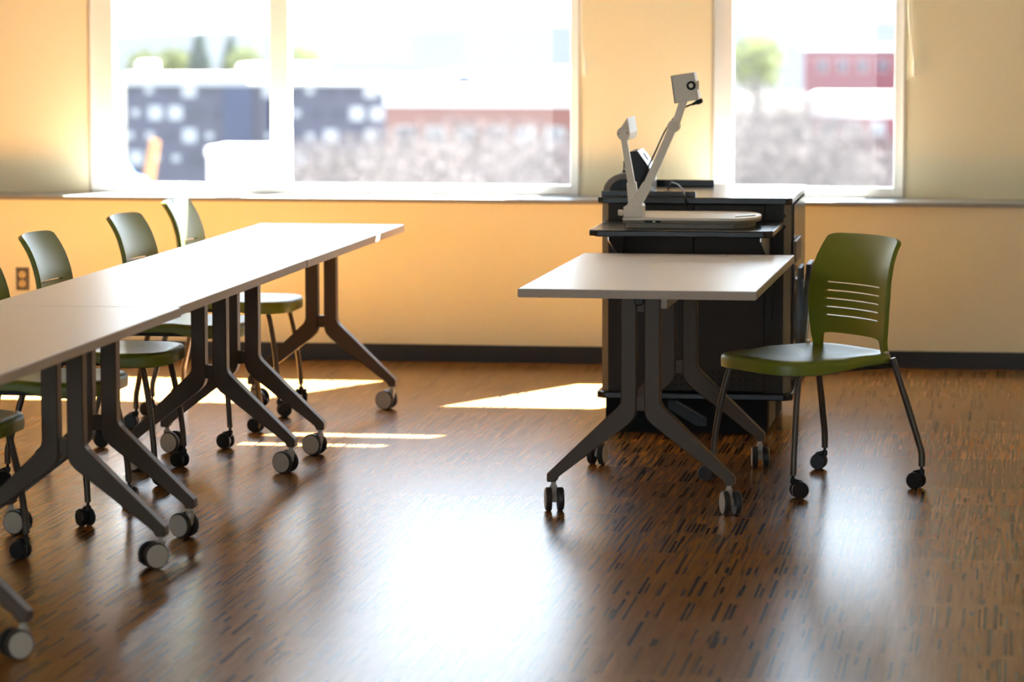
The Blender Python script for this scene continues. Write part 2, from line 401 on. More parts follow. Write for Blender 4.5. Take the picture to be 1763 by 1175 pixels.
def leg_mesh():
    """one half of the Y shaped table leg: post that bends out into a foot (outwards = +x)"""
    pts = [(0.0135, 0.700), (0.0635, 0.700), (0.0635, 0.372), (0.0655, 0.358), (0.074, 0.345), (0.306, 0.121), (0.306, 0.094),
           (0.276, 0.094), (0.275, 0.101), (0.270, 0.109), (0.262, 0.116), (0.040, 0.286), (0.022, 0.305), (0.0150, 0.322), (0.0135, 0.340)]
    return MB().prism(pts, -0.025, 0.025, 'y').mesh('leg', MT['leg'], bevel=0.003, seg=1)
LEG_ME = leg_mesh()
def table(label, loc, rz, W, L, yn, yf, swivels, brakes=(), group=None, ldx=0.0):
    """W across x, L along y from the near edge at y=0; legs at yn and yf"""
    t = thing('flip_top_table', label, 'table', loc, rz, group)
    top = MB().box(0, W, 0, L, 0.709, 0.735).build('tabletop', MT['white_top'], t, bevel=0.002)
    e = MB(); k = 0.0022
    e.box(-k, W+k, -k, 0.0, 0.7085, 0.7335); e.box(-k, W+k, L, L+k, 0.7085, 0.7335); e.box(-k, 0, 0, L, 0.7085, 0.7335); e.box(W, W+k, 0, L, 0.7085, 0.7335)
    e.box(0, W, 0, L, 0.7065, 0.709)
    eb = e.build('edge_band', MT['edge'], t)
    eb['label'] = 'taupe edge band around the white top'
    cx = W/2 + ldx
    for j, yy in enumerate((yn, yf)):
        for s in (-1, 1):
            link('leg', LEG_ME, t, (cx, yy, 0), (0, 0, 0 if s > 0 else PI))
            q = j*2 + (0 if s < 0 else 1)
            table_caster(t, cx+s*0.287, yy, swivels[q], q in brakes)
        MB().box(cx-0.0140, cx+0.0140, yy-0.016, yy+0.016, 0.331, 0.378).build('crossbar', MT['leg'], t, bevel=0.002)
        MB().box(cx-0.0134, cx+0.0134, yy-0.022, yy+0.022, 0.650, 0.7063).build('pivot_bracket', MT['leg'], t, bevel=0.004)
        MB().lathe([(0, 0), (0.015, 0), (0.016, -0.004), (0.013, -0.009), (0, -0.010)], 14, tr(cx-0.004, yy-0.022, 0.690) @ rotx(-PI/2)).build('release_knob', MT['black'], t, smooth=True)
    MB().box(cx+0.050, cx+0.085, yn-0.010, yf+0.030, 0.664, 0.7063).build('rail', MT['edge'], t, bevel=0.003)
    return t
GT = 'flip-top tables in the left row'
table('white flip-top table by itself in front of the black lectern', (-1.5716, 10.905, 0), -0.0159, 0.762, 1.524, 0.135, 1.245, (PI+0.25, PI+0.36, PI-0.18, PI+0.16))
table('farthest white table of the left row, its end nearest the windows', (-3.0838, 11.982, 0), -0.0097, 0.600, 1.862, 0.262, 1.650, (-1.9, 1.27, -1.85, 1.35), (2,), GT)
table('second white table from the windows in the left row', (-3.1023, 10.124, 0), -0.0084, 0.600, 1.845, 0.190, 1.640, (-1.8, 1.15, -2.0, 1.2), (0,), GT)
table('nearest white table of the left row, cut off by the left edge of the photo', (-3.1090, 8.200, 0), -0.0060, 0.609, 1.913, 0.172, 1.562, (-2.0, 2.35, -2.0, 2.25), (3,), GT, 0.040)

# ------------------------------------------------------------------ chairs
CW_ME = wheel_mesh('wheel', 0.0285, 0.019, [MT['black'], MT['black']], 24)
def chair_fork_mesh():
    b = MB()
    b.lathe([(0.006, 0.050), (0.010, 0.052), (0.010, 0.066), (0.0055, 0.068), (0.0055, 0.082)], 12)
    b.prism([(-0.010, 0.064), (0.010, 0.066), (0.030, 0.060), (0.044, 0.044), (0.040, 0.028), (0.016, 0.030), (-0.006, 0.046)], -0.004, 0.004, 'x')
    return b.mesh('fork', MT['black'], bevel=0.001, seg=1)
CFORK_ME = chair_fork_mesh()

def seat_mesh():
    b = MB(); n = 48
    def outline(th):
        c, s = math.cos(th), math.sin(th)
        e = 2.0/4.2
        x = math.copysign(abs(c)**e, c); y = math.copysign(abs(s)**e, s)
        return (0.258 if x > 0 else 0.238)*x, 0.246*y*(1.0 - 0.09*(x*0.5+0.5))
    def top(x, y, rho):
        z = 0.464 - 0.022*max(0, 1-(rho)**2)
        if x > 0.10: z -= 0.007*((x-0.10)/0.16)**2
        if x < -0.10: z += 0.004*((-x-0.10)/0.13)
        z -= 0.010*(abs(y)/0.23)**4 if x > 0 else 0
        return z
    rings = [(0.25, 0), (0.5, 0), (0.7, 0), (0.84, 0), (0.92, 0), (0.965, 0.003), (0.99, 0.010), (1.0, 0.021)]
    vs_ = [(0.02, 0, top(0.02, 0, 0))]
    for rho, drop in rings:
        for i in range(n):
            x, y = outline(2*PI*i/n); vs_.append((0.02+x*rho, y*rho, top(x*rho, y*rho, rho)-drop))
    for rho, dz in ((0.995, 0.036), (0.965, 0.039), (0.6, 0.032)):
        for i in range(n):
            x, y = outline(2*PI*i/n)
            ft = 0.012*min(1, max(0, x/0.08))
            vs_.append((0.02+x*rho, y*rho, top(x, y, 1.0)-dz-ft))
    fs = [(0, 1+i, 1+(i+1) % n) for i in range(n)]
    R = len(rings)+3
    for k in range(R-1):
        for i in range(n):
            a = 1+k*n+i; c = 1+k*n+(i+1) % n
            fs.append((a, a+n, c+n, c))
    last = 1+(R-1)*n
    fs.append(tuple(last+i for i in range(n)))
    b.add(vs_, fs)
    return b.mesh('seat', MT['green'], smooth=True, angle=60)
SEAT_ME = seat_mesh()

def lerp_tab(tab, z):
    if z <= tab[0][0]: return tab[0][1]
    for (a, u), (c, v) in zip(tab, tab[1:]):
        if z <= c:
            k = (z-a)/(c-a); return u+(v-u)*k
    return tab[-1][1]
def smooth_tab(tab, z, d=0.02):
    return sum(lerp_tab(tab, z+k*d) for k in (-1, -0.5, 0, 0.5, 1))/5
SPINE = [(0.42, -0.186), (0.50, -0.188), (0.60, -0.184), (0.70, -0.192), (0.77, -0.212), (0.82, -0.238), (0.86, -0.268)]
HALFW = [(0.43, 0.206), (0.47, 0.206), (0.51, 0.211), (0.58, 0.222), (0.66, 0.224), (0.74, 0.217), (0.80, 0.207), (0.87, 0.196)]
SLOTS = [0.567, 0.5955, 0.624, 0.6525, 0.681]
def back_mesh():
    zt0, zb0 = 0.850, 0.506
    rows = [zb0, 0.525, 0.545]
    for s in SLOTS: rows += [s-0.0023, s+0.0023]
    rows += [0.71, 0.74, 0.77, 0.795, 0.815, 0.832, 0.843, zt0]
    cols = [-1, -0.985, -0.95, -0.9, -0.84, -0.78, -0.70, -0.60, -0.5, -0.38, -0.25, -0.12, 0]
    cols = cols + [-c for c in cols[:-1]][::-1]
    def P(v, z):
        w = smooth_tab(HALFW, z); x = smooth_tab(SPINE, z)
        amp = 0.040 if z > 0.5 else 0.040*(0.6+0.4*max(0, (z-0.43)/0.07))
        return Vector((x + amp*v*v, v*w, z))
    bm = bmesh.new(); grid = {}
    for i, z in enumerate(rows):
        for j, v in enumerate(cols):
            zz = z
            if z > 0.80: zz = z - 0.010*abs(v)**18*((z-0.80)/0.05) - 0.003*v*v*((z-0.80)/0.05)
            if z < 0.55 and abs(v) < 0.86: zz = z - 0.012*(max(0, abs(v)-0.45)/0.41)**3*((0.55-z)/0.044)
            grid[i, j] = bm.verts.new(P(v, zz))
    for i in range(len(rows)-1):
        slot = any(abs(0.5*(rows[i]+rows[i+1])-s) < 1e-4 for s in SLOTS)
        for j in range(len(cols)-1):
            if slot and abs(0.5*(cols[j]+cols[j+1])) < 0.70: continue
            bm.faces.new((grid[i, j], grid[i, j+1], grid[i+1, j+1], grid[i+1, j]))
    # the two stalks that carry the panel down to the seat
    zs = [0.490, 0.470, 0.450, 0.428]
    for side in (-1, 1):
        idx = [j for j, v in enumerate(cols) if v*side >= 0.78-1e-6]
        prev = [grid[0, j] for j in idx]
        for k, z in enumerate(zs):
            cur = []
            for j in idx:
                v = cols[j]; a = abs(v)
                a2 = 1-(1-a)*(1-0.13*(k+1)*0.9)
                cur.append(bm.verts.new(P(side*a2, z)))
            for q in range(len(idx)-1):
                bm.faces.new((cur[q], cur[q+1], prev[q+1], prev[q]))
            prev = cur
    bmesh.ops.recalc_face_normals(bm, faces=bm.faces)
    # front must look along +x
    nx = sum(f.normal.x for f in bm.faces)
    if nx < 0: bmesh.ops.reverse_faces(bm, faces=bm.faces)
    bmesh.ops.solidify(bm, geom=bm.faces[:], thickness=0.016)
    bmesh.ops.recalc_face_normals(bm, faces=bm.faces)
    es = [e for e in bm.edges if len(e.link_faces) == 2 and e.calc_face_angle(0) > math.radians(60) and abs(e.verts[0].co.y) > 0.185 or (len(e.link_faces) == 2 and e.calc_face_angle(0) > math.radians(60) and e.verts[0].co.z > 0.8)]
    bmesh.ops.bevel(bm, geom=es, offset=0.004, segments=2, profile=0.5, affect='EDGES', clamp_overlap=True)
    for f in bm.faces: f.smooth = True
    for e in bm.edges:
        if len(e.link_faces) == 2 and e.calc_face_angle(0) > math.radians(50): e.smooth = False
    me = bpy.data.meshes.new('backrest'); bm.to_mesh(me); bm.free(); me.materials.append(MT['green'])
    return me
BACK_ME = back_mesh()
def sm(path, n=6):
    """Catmull-Rom smoothing of a short path"""
    p = [Vector(q) for q in path]; p = [p[0]*2-p[1]]+p+[p[-1]*2-p[-2]]; out = []
    for i in range(1, len(p)-2):
        for k in range(n):
            t_ = k/n; a, b_, c, d = p[i-1], p[i], p[i+1], p[i+2]
            out.append(0.5*((2*b_)+(c-a)*t_+(2*a-5*b_+4*c-d)*t_*t_+(3*b_-a-3*c+d)*t_**3))
    out.append(p[-2]); return out
FLEG = {}; RLEG = {}
for s in (-1, 1):
    FLEG[s] = MB().tube(sm([(0.180, s*0.196, 0.425), (0.198, s*0.205, 0.385), (0.220, s*0.222, 0.27), (0.234, s*0.234, 0.16), (0.240, s*0.238, 0.078)]), 0.0105, 12, 1.15).mesh('leg', MT['cleg'], smooth=True)
    RLEG[s] = MB().tube(sm([(-0.178, s*0.222, 0.446), (-0.192, s*0.230, 0.40), (-0.222, s*0.250, 0.29), (-0.254, s*0.272, 0.165), (-0.263, s*0.279, 0.125), (-0.264, s*0.280, 0.078)]), 0.0110, 12, 1.15).mesh('leg', MT['cleg'], smooth=True)
FRAME_ME = (lambda b: b.mesh('seat_frame', MT['black'], bevel=0.003, seg=1))(
    MB().box(-0.185, 0.135, -0.226, -0.200, 0.412, 0.428).box(-0.185, 0.135, 0.200, 0.226, 0.412, 0.428).box(-0.12, -0.09, -0.2, 0.2, 0.413, 0.427).box(0.09, 0.12, -0.2, 0.2, 0.408, 0.422))
BOLT_ME = MB().lathe([(0, 0), (0.009, 0), (0.0095, 0.004), (0.006, 0.008), (0, 0.009)], 12).mesh('bolt', MT['steel'], smooth=True)
def make_chair():
    t = thing('stacking_chair', '', 'chair')
    link('seat', SEAT_ME, t); link('backrest', BACK_ME, t)
    fr = link('seat_frame', FRAME_ME, t); fr['label'] = 'black rails under the green seat'
    for s in (-1, 1):
        link('leg', FLEG[s], t); link('leg', RLEG[s], t)
        link('bolt', BOLT_ME, t, (-0.150, s*0.228, 0.463), (0, 0, 0))
    for (x, y) in ((0.240, 0.238), (0.240, -0.238), (-0.264, 0.280), (-0.264, -0.280)):
        c = link('caster', CFORK_ME, t, (x, y, 0), (0, 0, 0))
        link('wheel', CW_ME, c, (0.0135, 0.021, 0.0285)); link('wheel', CW_ME, c, (-0.0135, 0.021, 0.0285), (0, 0, PI))
    return t
proto = make_chair(); used = [False]
def place_chair(x, y, rz, label, sw, group=None):
    o = proto if not used[0] else copy_tree(proto)
    used[0] = True
    o.location = (x, y, 0); o.rotation_euler = (0, 0, rz)
    o['label'] = label
    if group: o['group'] = group
    elif 'group' in o: del o['group']
    for c, a in zip([k for k in o.children if k.name.startswith('caster')], sw): c.rotation_euler = (0, 0, a-rz)
    return o
# swivels: world direction (from +y) of the trailing wheels; order front left, front right, rear left, rear right
place_chair(-0.681, 11.728, math.radians(-141.0), 'olive green chair standing alone on the right, turned away from the lectern', (-1.2, 1.35, 1.15, 1.45))
GC = 'green chairs pushed in along the left table row'
place_chair(-3.127, 13.56, 0.02, 'green chair farthest back in the left row, a stripe of sun on its backrest', (0.2, -1.2, 1.3, 1.2), GC)
place_chair(-3.095, 12.61, -0.02, 'second green chair from the windows in the left row', (1.3, 1.25, 1.6, -1.2), GC)
place_chair(-3.140, 11.60, 0.03, 'third green chair from the windows, at the middle of the left row', (1.1, -1.1, 1.9, 2.2), GC)
place_chair(-3.120, 10.72, -0.02, 'fourth green chair from the windows, its backrest touching the left edge of the photo', (0.1, 0.7, 0.9, 0.2), GC)
place_chair(-3.140, 9.605, 0.0, 'nearest green chair of the left row, only its seat and front legs in view', (1.35, 1.0, 1.3, 1.4), GC)

# ------------------------------------------------------------------ lectern (equipment desk)
def cham(x0, x1, y0, y1, c, sides):
    """box outline with chamfered corners, sides = names of corners to cut"""
    p = []
    def corner(name, x, y, dx, dy):
        if name in sides: p.extend([(x+dx*c[0], y) if name in ('fl', 'br') else (x, y+dy*c[1]), (x, y+dy*c[1]) if name in ('fl', 'br') else (x+dx*c[0], y)])
        else: p.append((x, y))
    # order: front-left, back-left, back-right, front-right
    corner('fl', x0, y0, 1, 1); corner('bl', x0, y1, 1, -1); corner('br', x1, y1, -1, -1); corner('fr', x1, y0, -1, 1)
    return p
LX0, LX1, LY0, LY1 = -1.556, -0.836, 13.02, 13.92
lc = thing('lectern', 'black and charcoal equipment lectern with a pull-out shelf, below the narrow right window', 'lectern', (-1.196, 13.47, 0))
def LB(): return MB()
def lbuild(b, name, m, **kw):
    ox, oy = -1.196, 13.47
    b.v = [(v[0]-ox, v[1]-oy, v[2]) for v in b.v]
    return b.build(name, m, lc, **kw)
lbuild(LB().box(-1.540, -0.922, 13.030, 13.90, 0.0, 0.134), 'plinth', MT['plinth'], bevel=0.003)
hb = LB().prism([(-1.300, 0.130), (-1.262, 0.130), (-1.150, 0.066), (-1.150, 0.030), (-1.190, 0.030), (-1.300, 0.095)], 13.016, 13.0295, 'y')
o = lbuild(hb, 'print_plate', MT['black'], bevel=0.002, seg=1)  # slanted black plate that carries the row of print ticks
tk = MB()
for k in range(12):
    x_, z_ = -1.268+0.0088*k+1.196, 0.121-0.0050*k
    tk.box(x_, x_+0.0045, 13.0148-13.47, 13.0159-13.47, z_, z_+0.005)
tk.build('print_ticks', MT['post'], lc)['kind'] = 'stuff'  # pale ticks stand in for a line of unreadable print
vp = LB()
for yy in (13.12, 13.30): vp.box(-0.9225, -0.9195, yy, yy+0.16, 0.012, 0.126)
o = lbuild(vp, 'plinth_lit_strips', MT['post'], bevel=0.001, seg=1)  # lighter strips put the light on the plinth's side into colour
lbuild(LB().prism(cham(-1.572, -0.824, 12.985, 13.94, (0.03, 0.03), ('fl', 'fr', 'bl', 'br')), 0.135, 0.162, 'z'), 'base_shelf', MT['topblack'], bevel=0.005)
lbuild(LB().box(LX0+0.02, LX1-0.02, LY0+0.030, LY1-0.01, 0.162, 0.880), 'carcass', MT['char'])
def post(x0, x1, y0, y1, side, which):
    b = LB().prism(cham(x0, x1, y0, y1, (0.026, 0.026), side), 0.162, 0.880, 'z')
    o = lbuild(b, 'corner_post', [MT['char'], MT['post']])
    for p in o.data.polygons:                      # the slanted face takes a lighter warm grey
        if abs(p.normal.x) > 0.4 and abs(p.normal.y) > 0.4: p.material_index = 1
    return o
post(LX0, LX0+0.080, LY0, LY0+0.08, ('fl',), 0)
post(LX1-0.096, LX1, LY0, LY0+0.10, ('fr',), 1)
post(LX0, LX0+0.080, LY1-0.08, LY1, ('bl',), 2)
post(LX1-0.08, LX1, LY1-0.08, LY1, ('br',), 3)
for (x0, x1) in ((-1.4740, -1.2055), (-1.2025, -0.9340)):
    d = lbuild(LB().box(x0, x1, LY0+0.004, LY0+0.032, 0.166, 0.876), 'door', MT['char'], bevel=0.002, seg=1)
    h = MB(); k = 0
    xx = x0+0.024
    while xx < x1-0.02:
        for zz in (0.187, 0.2125, 0.238):
            h.lathe([(0.0, 0.0), (0.0048, 0.0), (0.0048, 0.0006), (0.0, 0.0006)], 8, tr(xx+1.196, LY0+0.0040-13.47, zz) @ rotx(PI/2))
        xx += 0.0252
    hh = h.build('ventilation_holes', MT['hole'], d); hh['kind'] = 'stuff'
lbuild(LB().box(LX1-0.170+0.074, LX1-0.0965, LY0+0.006, LY0+0.032, 0.166, 0.876), 'filler_panel', MT['char'], bevel=0.001, seg=1)
for zz in (0.795, 0.837):
    lbuild(LB().lathe([(0, 0), (0.0065, 0), (0.0075, -0.001), (0.0075, -0.003), (0, -0.003)], 14, tr(-0.862, LY0-0.0005, zz) @ rotx(-PI/2)), 'screw_cap', MT['black'])
# worktop and the rails that stand on it
lbuild(LB().prism(cham(-1.570, -0.830, 12.995, 13.94, (0.02, 0.02), ('fl', 'fr', 'bl', 'br')), 0.880, 0.905, 'z'), 'worktop', MT['topblack'], bevel=0.004)
lbuild(LB().box(-1.560, -1.200, 13.045, 13.062, 0.9052, 0.925), 'front_rail', MT['topblack'], bevel=0.002)
lbuild(LB().box(-1.440, -1.190, 13.74, 13.757, 0.9052, 0.931), 'back_rail', MT['topblack'], bevel=0.002)
# pull-out shelf on steel brackets
lbuild(LB().prism(cham(-1.532, -0.862, 12.41, 13.02, (0.030, 0.030), ('fl', 'fr')), 0.795, 0.820, 'z'), 'pull_out_shelf', MT['topblack'], bevel=0.005)
for x in (-1.475, -0.915):
    br = LB()
    lbuild(LB().box(x-0.012, x+0.012, 12.997, 13.0195, 0.44, 0.7945), 'bracket_rail', MT['char'], bevel=0.001, seg=1)
    br.prism([(12.995, 0.66), (12.995, 0.7940), (12.55, 0.7940), (12.55, 0.772)], x-0.002, x+0.002, 'x')
    br.box(x-0.014, x+0.014, 12.52, 13.0, 0.788, 0.7945)
    lbuild(br, 'shelf_bracket', MT['steel'])
# side leaf folded down at the right, with its dark back board
lbuild(LB().box(LX1+0.0005, LX1+0.006, LY0+0.12, LY1-0.10, 0.20, 0.872), 'side_panel', MT['topblack'])
lbuild(LB().box(LX1+0.007, LX1+0.019, 13.06, 13.38, 0.655, 0.738), 'folding_leaf', MT['post'], bevel=0.002)

# acrylic pocket on the lectern's side, with papers standing in it
px0 = LX1+0.012
t = thing('brochure_pocket', 'clear acrylic pocket hung on the right side of the lectern beside the single green chair', 'brochure holder', (px0, 13.26, 0.34))
b = MB()
b.prism([(0.0, 0.0), (0.046, 0.0), (0.074, 0.235), (0.071, 0.235), (0.043, 0.003), (0.003, 0.003), (0.003, 0.25), (0.0, 0.25)], -0.13, 0.13, 'y')
b.prism([(0.0, 0.0), (0.046, 0.0), (0.074, 0.235), (0.0, 0.25)], -0.133, -0.130, 'y'); b.prism([(0.0, 0.0), (0.046, 0.0), (0.074, 0.235), (0.0, 0.25)], 0.130, 0.133, 'y')
b.build('shell', MT['clear'], t)
def sheet(name, label, x, lean, h, w, th, m, z0=0.004, cat='folder'):
    o = thing(name, label, cat, (px0+x, 13.26, 0.34+z0), 0)
    s = MB().prism([(0, 0), (th, 0), (th+lean, h), (lean, h)], -w/2, w/2, 'y').build('cover', m, o, bevel=0.0006, seg=1)
    MB().prism([(th*0.25, 0.002), (th*0.75, 0.002), (th*0.75+lean*0.985, h-0.004), (th*0.25+lean*0.985, h-0.004)], -w/2+0.003, w/2-0.003, 'y').build('pages', MT['paper'], o)
    return o
sheet('folder', 'slate blue folder standing nearest the lectern in the clear pocket', 0.0035, 0.004, 0.285, 0.215, 0.013, MT['bluefile'])
sheet('folder', 'tall dark folder standing in the middle of the clear pocket', 0.0175, 0.022, 0.300, 0.225, 0.018, MT['darkfile'])
sheet('booklet', 'thin white booklet at the outer side of the clear pocket', 0.0365, 0.026, 0.275, 0.200, 0.004, MT['paper'], cat='booklet')

# ------------------------------------------------------------------ document camera on the shelf
dcx, dcy, dcz = -1.17, 12.50, 0.8202
dc = thing('document_camera', 'putty white document camera with two raised arms on the pull-out shelf', 'document camera', (dcx, dcy, dcz))
def dbuild(b, name, m, **kw):
    b.v = [(v[0]-dcx, v[1]-dcy, v[2]-dcz) for v in b.v]
    return b.build(name, m, dc, **kw)
def plan(x0, xs, xt, y0, y1, n=14):
    """rounded-nose outline: straight to xs, then half an ellipse to the tip xt"""
    p = [(x0, y0)]
    for i in range(n+1):
        a = -PI/2 + PI*i/n
        p.append((xs+(xt-xs)*math.cos(a), 0.5*(y0+y1)+0.5*(y1-y0)*math.sin(a)))
    return p + [(x0, y1)]
Z0 = dcz
dbuild(LB().prism(plan(-1.405, -1.03, -0.945, 12.515, 12.895), Z0, Z0+0.020, 'z'), 'foot', MT['docd'], bevel=0.003)
dbuild(LB().prism(plan(-1.416, -1.02, -0.925, 12.500, 12.91), Z0+0.0205, Z0+0.029, 'z'), 'lower_case', MT['docd'], bevel=0.002)
dbuild(LB().prism(plan(-1.417, -1.02, -0.924, 12.499, 12.911), Z0+0.0292, Z0+0.040, 'z'), 'stage_plate', MT['docw'], bevel=0.003)
dbuild(LB().prism([(-1.010, 12.565), (-0.945, 12.66), (-0.945, 12.70), (-1.010, 12.60)], Z0+0.0402, Z0+0.044, 'z'), 'stage_clip', MT['silverpanel'], bevel=0.001, seg=1)
hp = [(-1.414, Z0+0.0402), (-1.344, Z0+0.0402), (-1.343, Z0+0.078), (-1.347, Z0+0.087), (-1.356, Z0+0.094), (-1.368, Z0+0.0985), (-1.380, Z0+0.0995), (-1.390, Z0+0.097), (-1.400, Z0+0.090), (-1.402, Z0+0.083), (-1.414, Z0+0.079)]
dbuild(LB().prism(hp, 12.502, 12.60, 'y'), 'hinge_post', MT['docw'], bevel=0.003)
dbuild(LB().lathe([(0.0, 0), (0.010, 0.0), (0.011, 0.003), (0.011, 0.016), (0.006, 0.018), (0.006, 0.022)], 16, tr(-1.436, 12.53, Z0+0.056) @ roty(PI/2)), 'clamp_knob', MT['docw'], smooth=True)
pp = LB().box(-1.336, -1.277, 12.4965, 12.502, Z0+0.0225, Z0+0.0300)
dbuild(pp, 'port_panel', MT['hole'])
dbuild(LB().box(-1.306, -1.296, 12.4955, 12.4968, Z0+0.0235, Z0+0.0290), 'port', MT['docw'])
def bar(p0, p1, w0, w1, y0, y1):
    """flat bar from p0 to p1 in the x-z plane"""
    a = Vector(p0); c = Vector(p1); d = (c-a).normalized(); nn = Vector((-d.y, d.x))
    return [tuple(a+nn*w0/2), tuple(a-nn*w0/2), tuple(c-nn*w1/2), tuple(c+nn*w1/2)]
# lamp arm (left)
dbuild(LB().prism(bar((-1.378, 0.905), (-1.3875, 0.988), 0.038, 0.034, 0, 0), 12.512, 12.545, 'y'), 'lamp_arm_sleeve', MT['docw'], bevel=0.002)
dbuild(LB().prism(bar((-1.3875, 0.986), (-1.4165, 1.155), 0.026, 0.022, 0, 0), 12.516, 12.542, 'y'), 'lamp_arm', MT['docw'], bevel=0.002)
dbuild(LB().lathe([(0.0, 0.0), (0.022, 0.0), (0.0235, 0.002), (0.0235, 0.03), (0, 0.03)], 28, tr(-1.4165, 12.508, 1.167) @ rotx(-PI/2)), 'lamp_joint', MT['docw'], smooth=True)
ll = LB()
for dx, dz in ((-0.017, -0.001), (0.015, 0.003)): ll.lathe([(0, 0), (0.0024, 0), (0.0024, 0.001), (0, 0.001)], 8, tr(-1.4165+dx, 12.5072, 1.166+dz) @ rotx(-PI/2))
dbuild(ll, 'screw_holes', MT['hole'])
hd = [(-1.4045, 1.224), (-1.430, 1.186), (-1.442, 1.160), (-1.436, 1.145), (-1.420, 1.136), (-1.402, 1.139), (-1.3945, 1.163)]
dbuild(LB().prism(hd, 12.542, 12.80, 'y'), 'lamp_head', MT['docw'], bevel=0.004)
# camera arm (right)
dbuild(LB().prism(bar((-1.372, 0.905), (-1.3275, 0.981), 0.040, 0.036, 0, 0), 12.506, 12.548, 'y'), 'camera_arm_sleeve', MT['docw'], bevel=0.002)
dbuild(LB().prism(bar((-1.3285, 0.978), (-1.2400, 1.178), 0.030, 0.028, 0, 0), 12.510, 12.543, 'y'), 'camera_arm', MT['docw'], bevel=0.002)
dbuild(LB().lathe([(0.0, 0.0), (0.0215, 0.0), (0.023, 0.002), (0.023, 0.048), (0, 0.048)], 28, tr(-1.2325, 12.504, 1.194) @ rotx(-PI/2)), 'elbow_joint', MT['docw'], smooth=True)
dbuild(LB().prism(bar((-1.2250, 1.205), (-1.1930, 1.304), 0.0265, 0.0275, 0, 0), 12.522, 12.552, 'y'), 'camera_neck', MT['docw'], bevel=0.002)
dbuild(LB().prism([(-1.245, 1.377), (-1.160, 1.391), (-1.141, 1.291), (-1.231, 1.276)], 12.520, 12.62, 'y'), 'camera_head', MT['docw'], bevel=0.004)
dbuild(LB().prism([(-1.244, 1.3765), (-1.2405, 1.377), (-1.2265, 1.278), (-1.230, 1.2768)], 12.5185, 12.52, 'y'), 'head_seam', MT['docd'])
ln = LB(); ln.cur = 0
ln.lathe([(0.0085, 0.0), (0.015, 0.0), (0.0165, 0.003), (0.0165, 0.014), (0.0085, 0.014)], 26, tr(-1.1685, 12.505, 1.342) @ rotx(-PI/2)); ln.cur = 1
ln.lathe([(0.0, 0.0), (0.0080, 0.0), (0.0085, 0.002), (0.0085, 0.012), (0, 0.012)], 20, tr(-1.1685, 12.5035, 1.342) @ rotx(-PI/2))
dbuild(ln, 'zoom_dial', [MT['hole'], MT['docw']], smooth=True)
dbuild(LB().lathe([(0.0, 0.0), (0.016, 0.0), (0.016, 0.012), (0, 0.012)], 20, tr(-1.157, 12.57, 1.342) @ roty(PI/2)), 'lens_hood', MT['docw'], smooth=True)

# ------------------------------------------------------------------ things on the worktop
TZ = 0.9052
t = thing('control_panel', 'black wedge shaped control panel with a pale sloping face on the lectern top', 'control panel', (-1.44, 13.45, TZ))
MB().prism([(-0.049, 0.0), (-0.049, 0.155), (-0.020, 0.158), (0.034, 0.083), (0.035, 0.0)], -0.09, 0.12, 'y').build('body', MT['black'], t, bevel=0.003)
MB().prism([(-0.0185, 0.1595), (-0.0165, 0.1600), (0.0370, 0.0850), (0.0350, 0.0835)], -0.085, 0.115, 'y').build('sloping_face', MT['silverpanel'], t)
MB().box(0.0353, 0.0375, -0.085, 0.115, 0.004, 0.080).build('side_face', MT['silverpanel'], t)
MB().prism([(-0.004, 0.1460), (-0.0015, 0.1465), (0.0170, 0.1200), (0.0155, 0.1185)], 0.02, 0.09, 'y').build('screen', MT['screen'], t)
t = thing('curved_cowl', 'black curved cowl with bright rims at the left end of the lectern top', 'cable cover', (-1.5415, 13.40, TZ))
arc = [(-0.042+0.085*(1-math.cos(a)), 0.074*math.sin(a)) for a in [PI/2*i/8 for i in range(9)]]
inner = [(-0.018+0.061*(1-math.cos(a)), 0.052*math.sin(a)) for a in [PI/2*i/8 for i in range(8, -1, -1)]]
MB().prism(arc+[(0.052, 0.074), (0.052, 0.052)]+inner, -0.10, 0.14, 'y').build('shell', MT['post'], t)
MB().prism([(p[0], p[1]-0.0005) for p in inner[::-1]]+[(0.052, 0.0515), (0.052, 0.0)], -0.092, 0.13, 'y').build('core', MT['black'], t)
MB().tube([(0.030, -0.02, 0.0), (0.030, -0.02, 0.118)], 0.0028, 8).tube([(0.030, -0.02, 0.028), (0.030, -0.02, 0.082)], 0.0062, 10).build('stub_post', MT['black'], t)
t = thing('gooseneck_microphone', 'black gooseneck microphone rising behind the document camera arm', 'microphone', (-1.458, 13.33, TZ))
gp = [(0, 0), (0.026, 0.055), (0.072, 0.150), (0.112, 0.237), (0.150, 0.292), (0.187, 0.328), (0.220, 0.343)]
MB().tube(sm([(p[0], 0, p[1]) for p in gp]), 0.0034, 10).build('gooseneck', MT['black'], t, smooth=True)
MB().lathe([(0.018, 0), (0.018, 0.006), (0.007, 0.010), (0.005, 0.02), (0, 0.02)], 16).build('base', MT['black'], t, smooth=True)
dirv = Vector((0.036, 0, 0.0165)).normalized()
mh = Vector((0, 0, 1)).rotation_difference(dirv).to_matrix().to_4x4()
MB().lathe([(0.0, 0.0), (0.005, 0.0), (0.0065, 0.010), (0.0068, 0.016), (0.0105, 0.020), (0.0115, 0.030), (0.0105, 0.039), (0.006, 0.044), (0.0, 0.045)], 18, tr(0.217, 0, 0.341) @ mh).build('capsule', MT['black'], t, smooth=True)
t = thing('cable', 'black cable looping out of the worktop grommet and down behind the document camera', 'cable', (-1.341, 13.40, TZ))
cpth = sm([(0, 0, 0.001), (0.004, 0, 0.016), (0.018, -0.05, 0.036), (0.034, -0.10, 0.037), (0.060, -0.20, 0.037), (0.080, -0.30, 0.031), (0.094, -0.360, 0.026), (0.106, -0.418, 0.006), (0.114, -0.434, -0.030), (0.118, -0.438, -0.070)])
MB().tube(cpth, 0.0036, 8).build('lead', MT['black'], t, smooth=True)
